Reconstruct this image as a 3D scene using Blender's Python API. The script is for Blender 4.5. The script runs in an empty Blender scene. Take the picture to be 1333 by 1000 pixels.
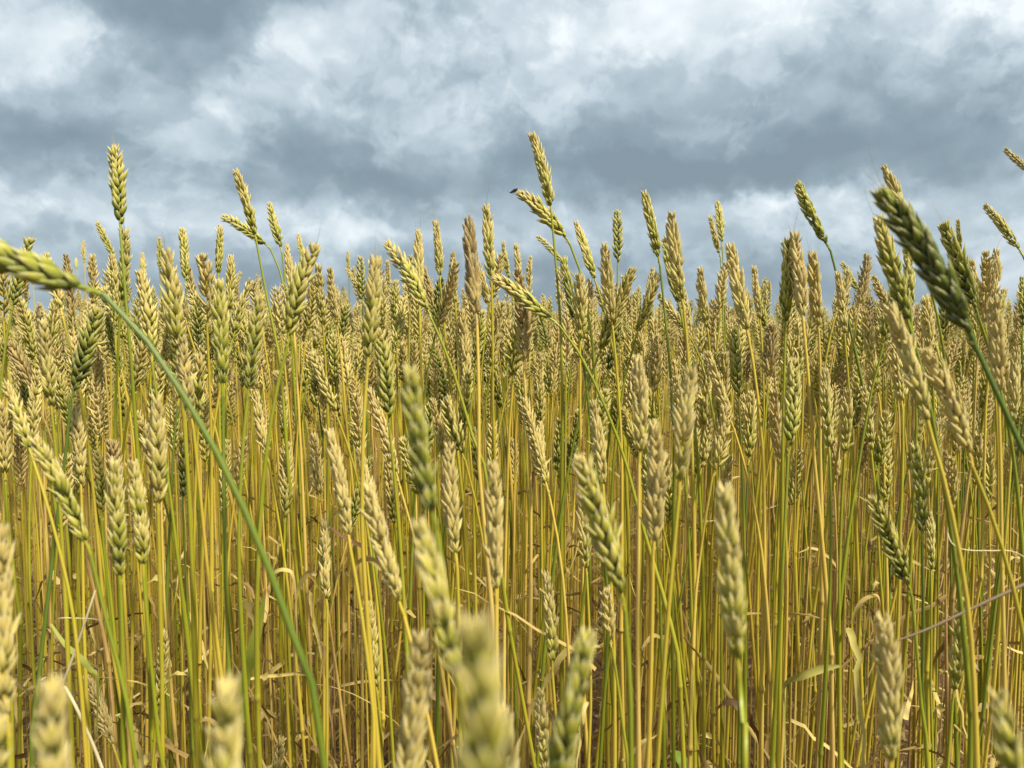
import bpy, math, random
import numpy as np
from mathutils import Vector, Matrix

random.seed(7)
rng = np.random.default_rng(11)
scene = bpy.context.scene
C = scene.collection
R = math.radians

# ------------------------------------------------------------------ camera
FPX = 1000.0                       # focal length in pixels of the 1333 px wide photograph
CAM_Z = 0.95
PITCH = math.atan(75 / FPX)        # horizon a little above the middle of the picture
cam_d = bpy.data.cameras.new('camera')
cam = bpy.data.objects.new('camera', cam_d)
C.objects.link(cam)
cam.location = (0, 0, CAM_Z)
cam.rotation_euler = (math.pi / 2 - PITCH, 0, 0)
cam_d.sensor_fit = 'HORIZONTAL'
cam_d.sensor_width = 36.0
cam_d.lens = 36.0 * FPX / 1333.0
cam_d.clip_start = 0.01
cam_d.clip_end = 3000
cam_d.dof.use_dof = True
cam_d.dof.focus_distance = 0.95
cam_d.dof.aperture_fstop = 9.5
scene.camera = cam
EYE = np.array([0, 0, CAM_Z])
FWD = np.array([0, math.cos(PITCH), -math.sin(PITCH)])
UPV = np.array([0, math.sin(PITCH), math.cos(PITCH)])
RGT = np.array([1.0, 0, 0])


def at(px, py, d):
    """the point that stands d metres in front of the lens where the photograph shows (px, py)"""
    return EYE + d * (FWD + (px - 666.5) / FPX * RGT - (py - 500.0) / FPX * UPV)


def to_px(p):
    v = np.asarray(p) - EYE
    d = v @ FWD
    return 666.5 + FPX * (v @ RGT) / d, 500.0 - FPX * (v @ UPV) / d, d


# ------------------------------------------------------------------ light and colour management
scene.view_settings.view_transform = 'Standard'
scene.view_settings.look = 'None'
scene.view_settings.exposure = 0.80
scene.view_settings.gamma = 1.0
scene.view_settings.use_curve_mapping = False

SUN_EL, SUN_AZ = R(54), R(132)     # azimuth measured from +Y towards +X
sun_d = bpy.data.lights.new('sun', 'SUN')
sun_d.energy = 5.0
sun_d.angle = R(5)
sun_d.color = (1.0, 0.93, 0.80)
sun = bpy.data.objects.new('sun', sun_d)
C.objects.link(sun)
sdir = Vector((math.cos(SUN_EL) * math.sin(SUN_AZ), math.cos(SUN_EL) * math.cos(SUN_AZ), math.sin(SUN_EL)))
sun.rotation_euler = sdir.to_track_quat('Z', 'Y').to_euler()


class N:
    """a small helper for writing node trees as expressions"""

    def __init__(self, tree):
        self.t = tree
        tree.nodes.clear()

    def new(self, typ, **kw):
        n = self.t.nodes.new(typ)
        for k, v in kw.items():
            setattr(n, k, v)
        return n

    def link(self, a, sock):
        if isinstance(a, bpy.types.NodeSocket):
            self.t.links.new(a, sock)
        else:
            sock.default_value = a

    def m(self, op, a, b=0.0, c=0.0, clamp=False):
        n = self.new('ShaderNodeMath', operation=op, use_clamp=clamp)
        self.link(a, n.inputs[0]); self.link(b, n.inputs[1]); self.link(c, n.inputs[2])
        return n.outputs[0]

    def add(self, *xs):
        r = xs[0]
        for x in xs[1:]:
            r = self.m('ADD', r, x)
        return r

    def mul(self, a, b):
        return self.m('MULTIPLY', a, b)

    def comb(self, x, y, z):
        n = self.new('ShaderNodeCombineXYZ')
        for i, a in enumerate((x, y, z)):
            self.link(a, n.inputs[i])
        return n.outputs[0]

    def noise(self, vec, scale, detail=4.0, rough=0.5, dist=0.0):
        n = self.new('ShaderNodeTexNoise')
        self.t.links.new(vec, n.inputs['Vector'])
        n.inputs['Scale'].default_value = scale
        n.inputs['Detail'].default_value = detail
        n.inputs['Roughness'].default_value = rough
        n.inputs['Distortion'].default_value = dist
        return n

    def ramp(self, fac, stops):
        n = self.new('ShaderNodeValToRGB')
        e = n.color_ramp.elements
        while len(e) < len(stops):
            e.new(0.5)
        for el, (p, c) in zip(e, stops):
            el.position = p
            el.color = (*c, 1.0)
        self.link(fac, n.inputs[0])
        return n.outputs[0]

    def mix(self, fac, a, b, mode='MIX'):
        n = self.new('ShaderNodeMix', data_type='RGBA', blend_type=mode)
        self.link(fac, n.inputs[0])
        self.link(a if isinstance(a, bpy.types.NodeSocket) else (*a, 1.0), n.inputs[6])
        self.link(b if isinstance(b, bpy.types.NodeSocket) else (*b, 1.0), n.inputs[7])
        return n.outputs[2]

    def smooth(self, x, lo, hi, a=0.0, b=1.0):
        n = self.new('ShaderNodeMapRange', interpolation_type='SMOOTHSTEP')
        self.link(x, n.inputs[0])
        for i, v in enumerate((lo, hi, a, b)):
            n.inputs[i + 1].default_value = v
        return n.outputs[0]

    def attr(self, name, typ='GEOMETRY'):
        return self.new('ShaderNodeAttribute', attribute_name=name, attribute_type=typ).outputs['Fac']


def build_world():
    w = bpy.data.worlds.new('World')
    scene.world = w
    w.use_nodes = True
    g = N(w.node_tree)
    out = g.new('ShaderNodeOutputWorld')
    bg = g.new('ShaderNodeBackground')
    bg.inputs['Strength'].default_value = 0.082
    sky = g.new('ShaderNodeTexSky', sky_type='NISHITA')
    sky.sun_disc = False
    sky.sun_elevation = SUN_EL
    sky.sun_rotation = SUN_AZ
    sky.dust_density = 2.0
    tc = g.new('ShaderNodeTexCoord')
    sep = g.new('ShaderNodeSeparateXYZ')
    g.t.links.new(tc.outputs['Generated'], sep.inputs[0])
    x, y, z = sep.outputs
    az = g.m('ARCTAN2', x, y)
    el = g.m('ARCSINE', z)
    el15 = g.mul(el, 1.1)
    p0 = g.comb(az, el15, 0.37)
    wn = g.noise(p0, 5.0, 6.0, 0.55)
    ws = g.new('ShaderNodeSeparateColor')
    g.t.links.new(wn.outputs['Color'], ws.inputs[0])
    wn2 = g.noise(p0, 16.0, 5.0, 0.6)
    ws2 = g.new('ShaderNodeSeparateColor')
    g.t.links.new(wn2.outputs['Color'], ws2.inputs[0])
    azw = g.add(az, g.mul(g.add(ws.outputs[0], -0.5), 0.16), g.mul(g.add(ws2.outputs[0], -0.5), 0.11))
    elw = g.add(el, g.mul(g.add(ws.outputs[1], -0.5), 0.09), g.mul(g.add(ws2.outputs[1], -0.5), 0.07))
    # cloud masses: where, how wide, how high, how much lighter or darker
    masses = [
        (225, 70, 130, 75, -.26), (60, 222, 190, 40, -.24), (450, 240, 120, 40, -.27), (880, 222, 230, 36, -.40),
        (915, 140, 130, 35, -.13), (1290, 180, 110, 42, -.20), (350, 15, 230, 40, -.14), (600, 375, 430, 42, -.26),
        (150, 20, 160, 40, -.08), (1130, 245, 200, 22, -.10),
        (60, 105, 65, 55, .32), (395, 78, 55, 34, .24), (548, 70, 50, 26, .16), (320, 140, 70, 38, .14),
        (288, 182, 16, 22, .22), (618, 205, 28, 50, .24), (800, 50, 210, 66, .19), (880, 4, 60, 25, .14),
        (1310, 80, 65, 45, .34), (1110, 40, 200, 60, .14), (450, 312, 130, 24, .22), (130, 300, 130, 28, .20),
        (765, 285, 80, 22, .18), (940, 270, 60, 20, .18), (1110, 275, 90, 18, .16), (1230, 320, 160, 36, .14), (205, 207, 60, 26, .10),
    ]
    b = None
    for (px, py, rx, ry, a) in masses:
        cx, cy = math.atan((px - 666.5) / FPX), math.atan((425 - py) / FPX)
        ux = g.m('MULTIPLY', g.add(azw, -cx), FPX / rx)
        uy = g.m('MULTIPLY', g.add(elw, -cy), FPX / ry)
        q = g.m('ADD', g.mul(ux, ux), g.mul(uy, uy))
        e = g.m('POWER', math.e, g.mul(q, -0.8))
        t = g.mul(e, a)
        b = t if b is None else g.add(b, t)
    azc = g.add(az, g.mul(g.add(ws.outputs[0], -0.5), 0.10))
    elc = g.add(el, g.mul(g.add(ws.outputs[1], -0.5), 0.06))

    def billow(up):
        """heaped cloud: rounded cells of several sizes"""
        p = g.comb(azc, g.mul(g.add(elc, up), 1.12), 0.0)
        h = None
        for sc, amp in ((8.5, 1.0), (21.0, .5)):
            vo = g.new('ShaderNodeTexVoronoi', feature='SMOOTH_F1', voronoi_dimensions='2D')
            g.t.links.new(p, vo.inputs['Vector'])
            vo.inputs['Scale'].default_value = sc
            vo.inputs['Smoothness'].default_value = 0.55
            t = g.mul(vo.outputs['Distance'], -amp)
            h = t if h is None else g.add(h, t)
        f = g.noise(p, 11.0, 7.0, 0.55).outputs['Fac']
        return g.add(h, g.mul(f, 0.9))

    h0, h1 = billow(0.0), billow(0.010)
    p1 = g.comb(azc, g.mul(elc, 1.1), 4.1)
    n1 = g.noise(p1, 9.0, 9.0, 0.62).outputs['Fac']
    v = g.add(0.52, g.mul(b, 1.1), g.mul(g.add(n1, -0.5), 0.40), g.mul(g.add(h0, 0.0), 0.10), g.mul(g.add(h0, g.mul(h1, -1.0)), 0.5))
    # layers with edges of their own
    n3 = g.noise(g.comb(azc, g.mul(elc, 1.25), 11.3), 6.5, 9.0, 0.6, 0.2).outputs['Fac']
    v = g.add(v, g.smooth(g.add(n1, g.mul(b, 0.35)), 0.47, 0.55, -0.058, 0.058), g.smooth(g.add(n3, g.mul(b, 0.3)), 0.49, 0.54, -0.048, 0.048))
    wisp = g.smooth(g.noise(g.comb(azc, elc, 7.7), 15.0, 10.0, 0.66, 0.4).outputs['Fac'], 0.50, 0.72)
    v = g.add(v, g.mul(wisp, g.add(0.05, g.mul(g.m('MAXIMUM', b, 0.0), 0.7))))
    col = g.ramp(v, [(0.0, (1.7, 2.25, 2.65)), (0.2, (2.1, 2.75, 3.2)), (0.45, (3.1, 3.85, 4.35)),
                     (0.72, (4.5, 5.2, 5.65)), (1.0, (6.6, 7.1, 7.35))])
    col = g.mix(0.04, col, sky.outputs[0])
    # an overcast sky is brightest overhead
    lift = g.smooth(el, 0.5, 1.2, 1.0, 1.75)
    bm = g.new('ShaderNodeVectorMath', operation='SCALE')
    g.t.links.new(col, bm.inputs[0])
    g.t.links.new(lift, bm.inputs['Scale'])
    g.t.links.new(bm.outputs[0], bg.inputs['Color'])
    g.t.links.new(bg.outputs[0], out.inputs[0])


build_world()


# ------------------------------------------------------------------ materials
def material(name):
    m = bpy.data.materials.new(name)
    m.use_nodes = True
    return m, N(m.node_tree)


def finish(g, col, rough=0.5, spec=0.35, trans=0.15, bump=None):
    out = g.new('ShaderNodeOutputMaterial')
    p = g.new('ShaderNodeBsdfPrincipled')
    g.link(col, p.inputs['Base Color'])
    p.inputs['Roughness'].default_value = rough
    p.inputs['Specular IOR Level'].default_value = spec
    if bump is not None:
        bn = g.new('ShaderNodeBump')
        bn.inputs['Strength'].default_value = 0.4
        bn.inputs['Distance'].default_value = 0.0009
        g.t.links.new(bump, bn.inputs['Height'])
        g.t.links.new(bn.outputs[0], p.inputs['Normal'])
    sh = p.outputs[0]
    if trans:
        tr = g.new('ShaderNodeBsdfTranslucent')
        g.link(col, tr.inputs['Color'])
        mx = g.new('ShaderNodeMixShader')
        mx.inputs[0].default_value = trans
        g.t.links.new(sh, mx.inputs[1]); g.t.links.new(tr.outputs[0], mx.inputs[2])
        sh = mx.outputs[0]
    g.t.links.new(sh, out.inputs[0])


def ear_material(name, src):
    m, g = material(name)
    ripe, u, tint, ang = g.attr('ripe', src), g.attr('u'), g.attr('tint'), g.attr('ang')
    tc = g.new('ShaderNodeTexCoord')
    nz = g.noise(tc.outputs['Object'], 170.0, 3.0).outputs['Fac']
    f = g.add(ripe, g.mul(g.add(g.attr('pos'), -0.45), 0.36), g.mul(g.add(tint, -0.5), 0.34), g.mul(g.add(u, -0.38), 0.44), g.mul(g.add(nz, -0.5), 0.3))
    f = g.m('MINIMUM', f, g.m('MAXIMUM', g.add(ripe, 0.02), 0.80))
    col = g.ramp(f, [(0.0, (.082, .110, .010)), (0.22, (.25, .265, .022)), (0.42, (.47, .43, .055)),
                     (0.66, (.68, .55, .155)), (0.86, (.63, .47, .15)), (1.0, (.33, .22, .075))])
    col = g.mix(g.mul(g.smooth(u, 0.58, 1.0), 0.6), col, (.82, .73, .45))
    spots = g.smooth(g.noise(tc.outputs['Object'], 420.0, 3.0).outputs['Fac'], 0.63, 0.75)
    col = g.mix(g.mul(spots, 0.35), col, (.21, .13, .05))
    rim = g.smooth(g.m('ABSOLUTE', ang), 0.80, 0.99)
    col = g.mix(g.mul(rim, 0.45), col, (.74, .68, .40))
    vein = g.m('SINE', g.mul(ang, 44.0))
    col = g.mix(g.mul(g.add(vein, 1.0), 0.12), col, (.10, .085, .02))
    finish(g, col, 0.56, 0.25, 0.14, g.add(g.mul(vein, 0.5), nz))
    return m


def stem_material(name, src):
    m, g = material(name)
    ripe, h, ang, tint, node = g.attr('ripe', src), g.attr('u'), g.attr('ang'), g.attr('tint'), g.attr('node')
    vec = g.comb(g.mul(ang, 2.5), g.mul(h, 5.0), g.mul(tint, 40.0))
    nz = g.noise(vec, 2.2, 4.0, 0.6).outputs['Fac']
    vec2 = g.comb(g.mul(ang, 9.0), g.mul(h, 2.0), g.mul(tint, 91.0))
    st = g.noise(vec2, 3.0, 2.0, 0.5).outputs['Fac']
    f = g.add(ripe, g.mul(g.add(nz, -0.5), 0.55), g.mul(g.add(st, -0.5), 0.22), g.mul(g.add(h, -0.6), -0.3))
    col = g.ramp(f, [(0.0, (.085, .130, .016)), (0.28, (.225, .245, .013)), (0.5, (.38, .305, .025)),
                     (0.72, (.53, .375, .052)), (0.9, (.53, .375, .10)), (1.0, (.30, .18, .06))])
    vec3 = g.comb(g.mul(ang, 3.0), g.mul(h, 60.0), g.mul(tint, 17.0))
    spot = g.smooth(g.noise(vec3, 3.0, 3.0, 0.6).outputs['Fac'], 0.66, 0.78)
    col = g.mix(g.mul(spot, 0.55), col, (.16, .085, .025))
    col = g.mix(g.mul(node, 0.55), col, (.22, .15, .035))
    finish(g, col, 0.42, 0.4, 0.06)
    return m


def leaf_material(name, src):
    m, g = material(name)
    ripe, u, ang, tint = g.attr('ripe', src), g.attr('u'), g.attr('ang'), g.attr('tint')
    vec = g.comb(g.mul(ang, 6.0), g.mul(u, 2.5), g.mul(tint, 40.0))
    nz = g.noise(vec, 2.5, 4.0, 0.6).outputs['Fac']
    f = g.add(ripe, g.mul(g.add(nz, -0.5), 0.4), g.mul(g.add(tint, -0.5), 0.2))
    col = g.ramp(f, [(0.0, (.075, .15, .02)), (0.3, (.21, .24, .03)), (0.55, (.52, .41, .13)),
                     (0.78, (.42, .30, .09)), (1.0, (.14, .075, .026))])
    finish(g, col, 0.55, 0.3, 0.25)
    return m


MAT = {
    'ear': ear_material('ear husk', 'OBJECT'), 'ear_mass': ear_material('ear husk of the far crop', 'GEOMETRY'),
    'stem': stem_material('straw', 'OBJECT'), 'stem_mass': stem_material('straw of the far crop', 'GEOMETRY'),
    'leaf': leaf_material('leaf blade', 'OBJECT'), 'leaf_mass': leaf_material('dead leaf blades', 'GEOMETRY'),
}


def plain(name, colour, rough=0.5, spec=0.4, trans=0.0, vary=0.3, scale=300.0):
    m, g = material(name)
    tc = g.new('ShaderNodeTexCoord')
    nz = g.noise(tc.outputs['Object'], scale, 4.0).outputs['Fac']
    col = g.mix(g.mul(nz, vary), colour, tuple(c * 0.45 for c in colour))
    finish(g, col, rough, spec, trans)
    return m


MAT['awn'] = plain('awn hair', (.40, .34, .16), 0.5, 0.3, 0.2)
MAT['twig'] = plain('dead twig', (.17, .115, .06), 0.7)
MAT['pale'] = plain('bleached straw', (.70, .60, .34), 0.5, 0.4, 0.1)
MAT['shell'] = plain('dark insect shell', (.018, .010, .008), 0.25, 0.6)
MAT['wing'] = plain('insect wing', (.05, .035, .02), 0.2, 0.6, 0.3)


# ------------------------------------------------------------------ mesh writing
class Acc:
    """collects grids of quads with per-vertex numbers and links them as ONE mesh object"""

    def __init__(self):
        self.v, self.f, self.a, self.n = [], [], {}, 0
        self.mat = []

    def put(self, v, f, mat=0, **attrs):
        self.v.append(v)
        self.f.append(f + self.n)
        self.mat.append(np.full(len(f), mat, dtype=np.int32))
        for k, x in attrs.items():
            x = np.broadcast_to(np.asarray(x, dtype=np.float32), (len(v),))
            self.a.setdefault(k, []).append(x)
        self.n += len(v)

    def mesh(self, name, mats):
        me = bpy.data.meshes.new(name)
        v = np.concatenate(self.v).astype(np.float32)
        f = np.concatenate(self.f).astype(np.int32)
        me.vertices.add(len(v))
        me.vertices.foreach_set('co', v.ravel())
        me.loops.add(f.size)
        me.loops.foreach_set('vertex_index', f.ravel())
        me.polygons.add(len(f))
        me.polygons.foreach_set('loop_start', np.arange(0, f.size, 4, dtype=np.int32))
        me.polygons.foreach_set('use_smooth', np.ones(len(f), dtype=bool))
        for m in mats:
            me.materials.append(m)
        if len(mats) > 1:
            me.polygons.foreach_set('material_index', np.concatenate(self.mat))
        for k, xs in self.a.items():
            at_ = me.attributes.new(k, 'FLOAT', 'POINT')
            at_.data.foreach_set('value', np.concatenate(xs))
        me.update(calc_edges=True)
        return me

    def build(self, name, mats, parent=None):
        o = bpy.data.objects.new(name, self.mesh(name, mats if isinstance(mats, (list, tuple)) else [mats]))
        C.objects.link(o)
        if parent is not None:
            o.parent = parent
        return o


def tag(o, label=None, cat=None, group=None, kind=None):
    for k, x in (('label', label), ('category', cat), ('group', group), ('kind', kind)):
        if x:
            o[k] = x
    return o


def norm(v):
    v = np.asarray(v, dtype=float)
    return v / np.maximum(np.linalg.norm(v, axis=-1, keepdims=True), 1e-9)


def grid_faces(ns, m, closed=True):
    i, j = np.meshgrid(np.arange(ns - 1), np.arange(m if closed else m - 1), indexing='ij')
    i, j = i.ravel(), j.ravel()
    k = (j + 1) % m
    return np.stack([i * m + j, i * m + k, (i + 1) * m + k, (i + 1) * m + j], axis=1)


def hull_template(ns, m):
    """one husk: boat shaped, keeled, pointed; x across, y outwards, z along"""
    U = {8: [0, .09, .26, .46, .66, .83, .94, 1], 6: [0, .14, .38, .65, .88, 1], 4: [0, .3, .7, 1], 3: [0, .45, 1]}[ns]
    prof = lambda u: np.interp(u, [0, .09, .26, .46, .66, .83, .94, 1], [.30, .78, 1, .95, .68, .31, .12, .012])
    v, uu, aa = [], [], []
    for u in U:
        w = prof(u)
        for k in range(m):
            ph = 2 * math.pi * (k + .5 * (m == 3)) / m + (math.pi / 2)
            s = math.sin(ph)
            keel = 1.0 + 0.30 * max(0, s) ** 4
            v.append((w * math.cos(ph), w * (s * keel if s > 0 else 0.45 * s) + 0.40 * math.sin(math.pi * min(1, u * 1.1)) + 0.62 * u ** 2.5, u))
            uu.append(u)
            aa.append(math.cos(ph))
    return np.array(v), np.array(uu), np.array(aa), grid_faces(len(U), m)


HT = {k: hull_template(*k) for k in ((8, 8), (6, 6), (4, 4), (3, 3))}
# husks of one spikelet: base (x, y, z), direction, outward, length, width, thickness (millimetres)
SPIKELET = []
for s_ in (1, -1):
    SPIKELET.append(((1.0, 1.5 * s_, 0.0), (.20, .30 * s_, 1), (.45, .9 * s_, 0), 10.4, 4.1, 1.4))
    SPIKELET.append(((1.6, 0.9 * s_, 1.4), (.30, .21 * s_, 1), (.8, .6 * s_, 0), 13.2, 4.0, 1.5))
SPIKELET.append(((2.0, 0.0, 2.8), (.36, 0, 1), (1, 0, 0), 11.8, 3.5, 1.4))


def ear_shape(acc, centre, X, Y, length, rnd, lod, n=None, fat=1.0, openness=1.0, mat=0, flat=1.0, **attrs):
    """an ear along a curve; centre, X, Y: functions of s in 0..1 (arrays in, arrays out)"""
    tv, tu, ta, tf = HT[lod]
    pieces = SPIKELET if lod[0] >= 6 else ([SPIKELET[0], SPIKELET[2], SPIKELET[4]] if lod[0] == 4 else [SPIKELET[1], SPIKELET[3]])
    n = n or max(9, int(round(length / 0.0044)))
    if lod[0] == 3:
        n = max(8, n // 2)
    k = 0.001 * fat
    big = 1.0 if lod[0] >= 6 else (1.12 if lod[0] == 4 else 1.5)
    P, D, O, S, T = [], [], [], [], []
    wear = rnd.random() < .3
    first = 0.07
    for i in range(n):
        s = first + (1 - first - 0.07) * i / (n - 1) if i else .03
        side = 1 if i % 2 else -1
        sc = float(np.interp(s, [0, .1, .14, .3, .65, .88, 1], [.45, .5, .86, 1.04, 1.0, .74, .48])) * big
        sc *= 1 + rnd.normal(0, 0.05)
        if i == 0:
            sc *= .62
        tint_s = rnd.normal(0, 0.14) + (.5 if i == 0 else 0)
        op = openness * (1 + rnd.normal(0, 0.12))
        for (b, d, o, L, W, Tk) in pieces:
            if lod[0] >= 6 and rnd.random() < (0.12 if wear else 0.03):
                continue
            b = np.array(b) * k * sc
            d = np.array(d) * np.array([op, op, 1.0]) + rnd.normal(0, 0.09 if rnd.random() > .08 else .25, 3)
            P.append((s, side * b[0], b[1], b[2]))
            D.append((side * d[0], d[1], d[2]))
            O.append((side * o[0], o[1], 0.0))
            lk = (1 + rnd.normal(0, .09))
            S.append((W / 2 * k * sc, Tk * k * sc * flat, L * k * sc * lk))
            T.append(0.5 + tint_s + rnd.normal(0, 0.1))
    # the end spikelet, turned a quarter
    s = 0.945
    for (b, d, o, L, W, Tk) in pieces:
        q = 0.5 * big
        for sg in ((1, -1) if lod[0] >= 6 else (1,)):
            b_ = np.array(b) * k * q
            P.append((s, b_[1], sg * b_[0], b_[2]))
            D.append((d[1] * .7, sg * d[0] * .7, d[2]))
            O.append((o[1], sg * o[0], 0))
            S.append((W / 2 * k * q, Tk * k * q, L * k * q))
            T.append(0.62 + rnd.normal(0, .1))
    P, D, O, S, T = map(np.array, (P, D, O, S, T))
    cz, xx, yy = centre(P[:, 0]), X(P[:, 0]), Y(P[:, 0])
    zz = norm(np.cross(xx, yy))
    W3 = lambda a: a[:, :1] * xx + a[:, 1:2] * yy + a[:, 2:3] * zz
    base = cz + P[:, 1:2] * xx + P[:, 2:3] * yy + P[:, 3:4] * zz
    dz = norm(W3(D))
    dy = W3(O)
    dy = norm(dy - (dy * dz).sum(1, keepdims=True) * dz)
    dx = np.cross(dy, dz)
    v = (base[:, None, :] + tv[None, :, 0:1] * S[:, None, 0:1] * dx[:, None, :] + tv[None, :, 1:2] * S[:, None, 1:2] * dy[:, None, :]
         + tv[None, :, 2:3] * S[:, None, 2:3] * dz[:, None, :])
    nh, nv = len(P), len(tv)
    f = (tf[None] + (np.arange(nh) * nv)[:, None, None]).reshape(-1, 4)
    acc.put(v.reshape(-1, 3), f, mat, u=np.tile(tu, nh), ang=np.tile(ta, nh), tint=np.repeat(T, nv), pos=np.repeat(P[:, 0], nv), node=0.0, **attrs)
    return n


def frames(P):
    """tangent and two side vectors carried along a polyline"""
    T = np.gradient(P, axis=0)
    T = norm(T)
    a = np.array([0.0, 1.0, 0.0]) if abs(T[0][1]) < 0.9 else np.array([1.0, 0, 0])
    A = []
    for t in T:
        a = a - (a @ t) * t
        a = a / np.linalg.norm(a)
        A.append(a)
    A = np.array(A)
    return T, A, np.cross(T, A)


def tube(acc, P, rad, sides, mat=0, u=None, node=0.0, tint=0.5, **attrs):
    T, A, B = frames(P)
    ph = np.arange(sides) * 2 * math.pi / sides
    rad = np.broadcast_to(rad, (len(P),))
    v = P[:, None, :] + rad[:, None, None] * (np.cos(ph)[None, :, None] * A[:, None, :] + np.sin(ph)[None, :, None] * B[:, None, :])
    u = np.linspace(0, 1, len(P)) if u is None else u
    node = np.broadcast_to(node, (len(P),))
    acc.put(v.reshape(-1, 3), grid_faces(len(P), sides), mat, u=np.repeat(u, sides), ang=np.tile(np.cos(ph), len(P)),
            tint=tint, pos=0.5, node=np.repeat(node, sides), **attrs)


def ribbon(acc, P, width, side, mat=0, fold=0.35, tint=0.5, **attrs):
    """a leaf blade: three points across, folded along its midrib, turning with the vectors in side"""
    T = norm(np.gradient(P, axis=0))
    S = norm(side - (side * T).sum(1, keepdims=True) * T)
    Nn = np.cross(T, S)
    w = np.broadcast_to(width, (len(P),))[:, None]
    v = np.stack([P - S * w, P + Nn * w * fold, P + S * w], axis=1)
    acc.put(v.reshape(-1, 3), grid_faces(len(P), 3, False), mat, u=np.repeat(np.linspace(0, 1, len(P)), 3),
            ang=np.tile([-1.0, 0, 1.0], len(P)), tint=tint, **attrs)


def spline(pts, per=8):
    """Catmull-Rom through the points"""
    p = np.array(pts, dtype=float)
    p = np.vstack([2 * p[0] - p[1], p, 2 * p[-1] - p[-2]])
    out = []
    for i in range(1, len(p) - 2):
        t = np.linspace(0, 1, per, endpoint=False)[:, None]
        a, b, c, d = p[i - 1], p[i], p[i + 1], p[i + 2]
        out.append(0.5 * (2 * b + (c - a) * t + (2 * a - 5 * b + 4 * c - d) * t ** 2 + (3 * b - a - 3 * c + d) * t ** 3))
    out.append(p[-2][None])
    return np.vstack(out)


def bezier(a, b, c, d, n):
    t = np.linspace(0, 1, n)[:, None]
    return (1 - t) ** 3 * a + 3 * (1 - t) ** 2 * t * b + 3 * (1 - t) * t ** 2 * c + t ** 3 * d


# ------------------------------------------------------------------ ground
def build_ground():
    acc = Acc()
    ys = np.concatenate([np.linspace(-3, 4, 141), np.geomspace(4.3, 2500, 50)])
    xs = np.concatenate([-np.geomspace(2500, 2.3, 45), np.linspace(-2, 2, 81), np.geomspace(2.3, 2500, 45)])
    X, Y = np.meshgrid(xs, ys)
    near = np.exp(-np.hypot(X, Y) / 6)
    Z = near * (0.012 * np.sin(X * 9 + 2 * np.sin(Y * 5)) + 0.010 * np.sin(Y * 13 + X * 4) + rng.normal(0, 0.006, X.shape)) - 0.004
    v = np.stack([X, Y, Z], axis=2).reshape(-1, 3)
    acc.put(v, grid_faces(len(ys), len(xs), False), tint=0.5)
    m, g = material('crumbly field soil')
    tc = g.new('ShaderNodeTexCoord')
    n1 = g.noise(tc.outputs['Object'], 9.0, 8.0, 0.65).outputs['Fac']
    n2 = g.noise(tc.outputs['Object'], 60.0, 6.0, 0.6).outputs['Fac']
    col = g.ramp(n1, [(0.25, (.035, .020, .009)), (0.55, (.075, .043, .019)), (0.8, (.14, .09, .04))])
    col = g.mix(g.smooth(n2, 0.58, 0.7), col, (.30, .21, .09))
    finish(g, col, 0.9, 0.2, 0, g.add(n1, n2))
    tag(acc.build('ground', m), kind='structure')


build_ground()

# ------------------------------------------------------------------ the stalks one can tell apart
# tip x, tip y, ear base x, ear base y (pixels of the photograph), distance (0: from the ear's size), ripeness 0 green .. 1 brown,
# 's' the two rows seen side by side / 'f' one row seen from the front, then options:
#   stem=[...] points of the stem, ref= the short name others are described by, label=, awn= number of tip hairs, fat=, bow=
H = []


def h(tx, ty, bx, by, d, ripe, view='f', **kw):
    H.append(dict(tip=(tx, ty), base=(bx, by), d=d, ripe=ripe, view=view, **kw))


# against the sky, from the edge inwards
h(-135, 258, 134, 383, .36, .30, 's', stem=[(172, 420), (228, 500), (290, 610), (350, 750), (390, 870), (420, 1005)], sr=.13, thin=.68, ref='bowed green stalk', bow=-.04, op=.8, fat=1.1,
  label='big green stalk bowed over so far its ear points off the frame')
h(148, 192, 157, 305, 0, .36, 's', ref='tall slim ear', awn=2, label='tall slim olive ear standing well clear of the crop beside the bowed green stalk')
h(163, 300, 157, 402, .76, .40, 'f', awn=2, label='yellow green ear directly beneath the tall slim ear on the skyline')
h(127, 290, 153, 342, 1.55, .38, 's', label='thin small ear tilted behind the stem of the tall slim ear')
h(40, 312, 15, 408, .88, .25, 's', awn=4, ref='hairy dark ear', label='dark green ear with long tip hairs, half behind the big bowed ear')
h(109, 314, 110, 346, 2.4, .66, 'f', label='tiny pale far ear on a thread thin stem just above the bowed stalk')
h(99, 337, 100, 352, 2.6, .45, 'f', label='tiny dull green far ear low behind the bowed stalk neck')
h(41, 352, 43, 373, 2.3, .5, 'f', label='tiny far ear showing beneath the big bowed ear')
h(186, 330, 189, 376, 1.9, .5, 'f', ref='small skyline ear', label='small far olive ear alone against the sky on a thin stem')
h(207, 310, 208, 356, 1.9, .36, 's', label='small dark far ear above a tan one, right against pale cloud')
h(237, 298, 242, 374, 1.15, .36, 's', ref='lone upright ear', label='slim olive ear upright on a bare stem above a broad golden ear')
h(254, 372, 256, 412, 2.0, .6, 'f', label='tiny tan far ear low between the broad golden ear and the paired ears')
h(216, 328, 232, 470, .62, .48, 'f', awn=3, ref='broad golden ear', fat=1.12, label='broad golden green ear with short tip hairs rising from the crop')
h(238, 440, 252, 560, .6, .78, 'f', label='fat straw tan ear directly below the broad golden ear')
h(287, 294, 284, 364, 1.02, .42, 'f', label='neat small ear stacked directly above a longer green ear')
h(285, 366, 290, 516, .6, .32, 'f', ref='long green ear', label='long green yellow ear beneath the neat small ear')
h(306, 222, 334, 316, .9, .46, 'f', stem=[(350, 400), (364, 470), (374, 600)], ref='crossing upper ear', label='golden olive ear on a bare stem, crossing over a more tilted one')
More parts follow.
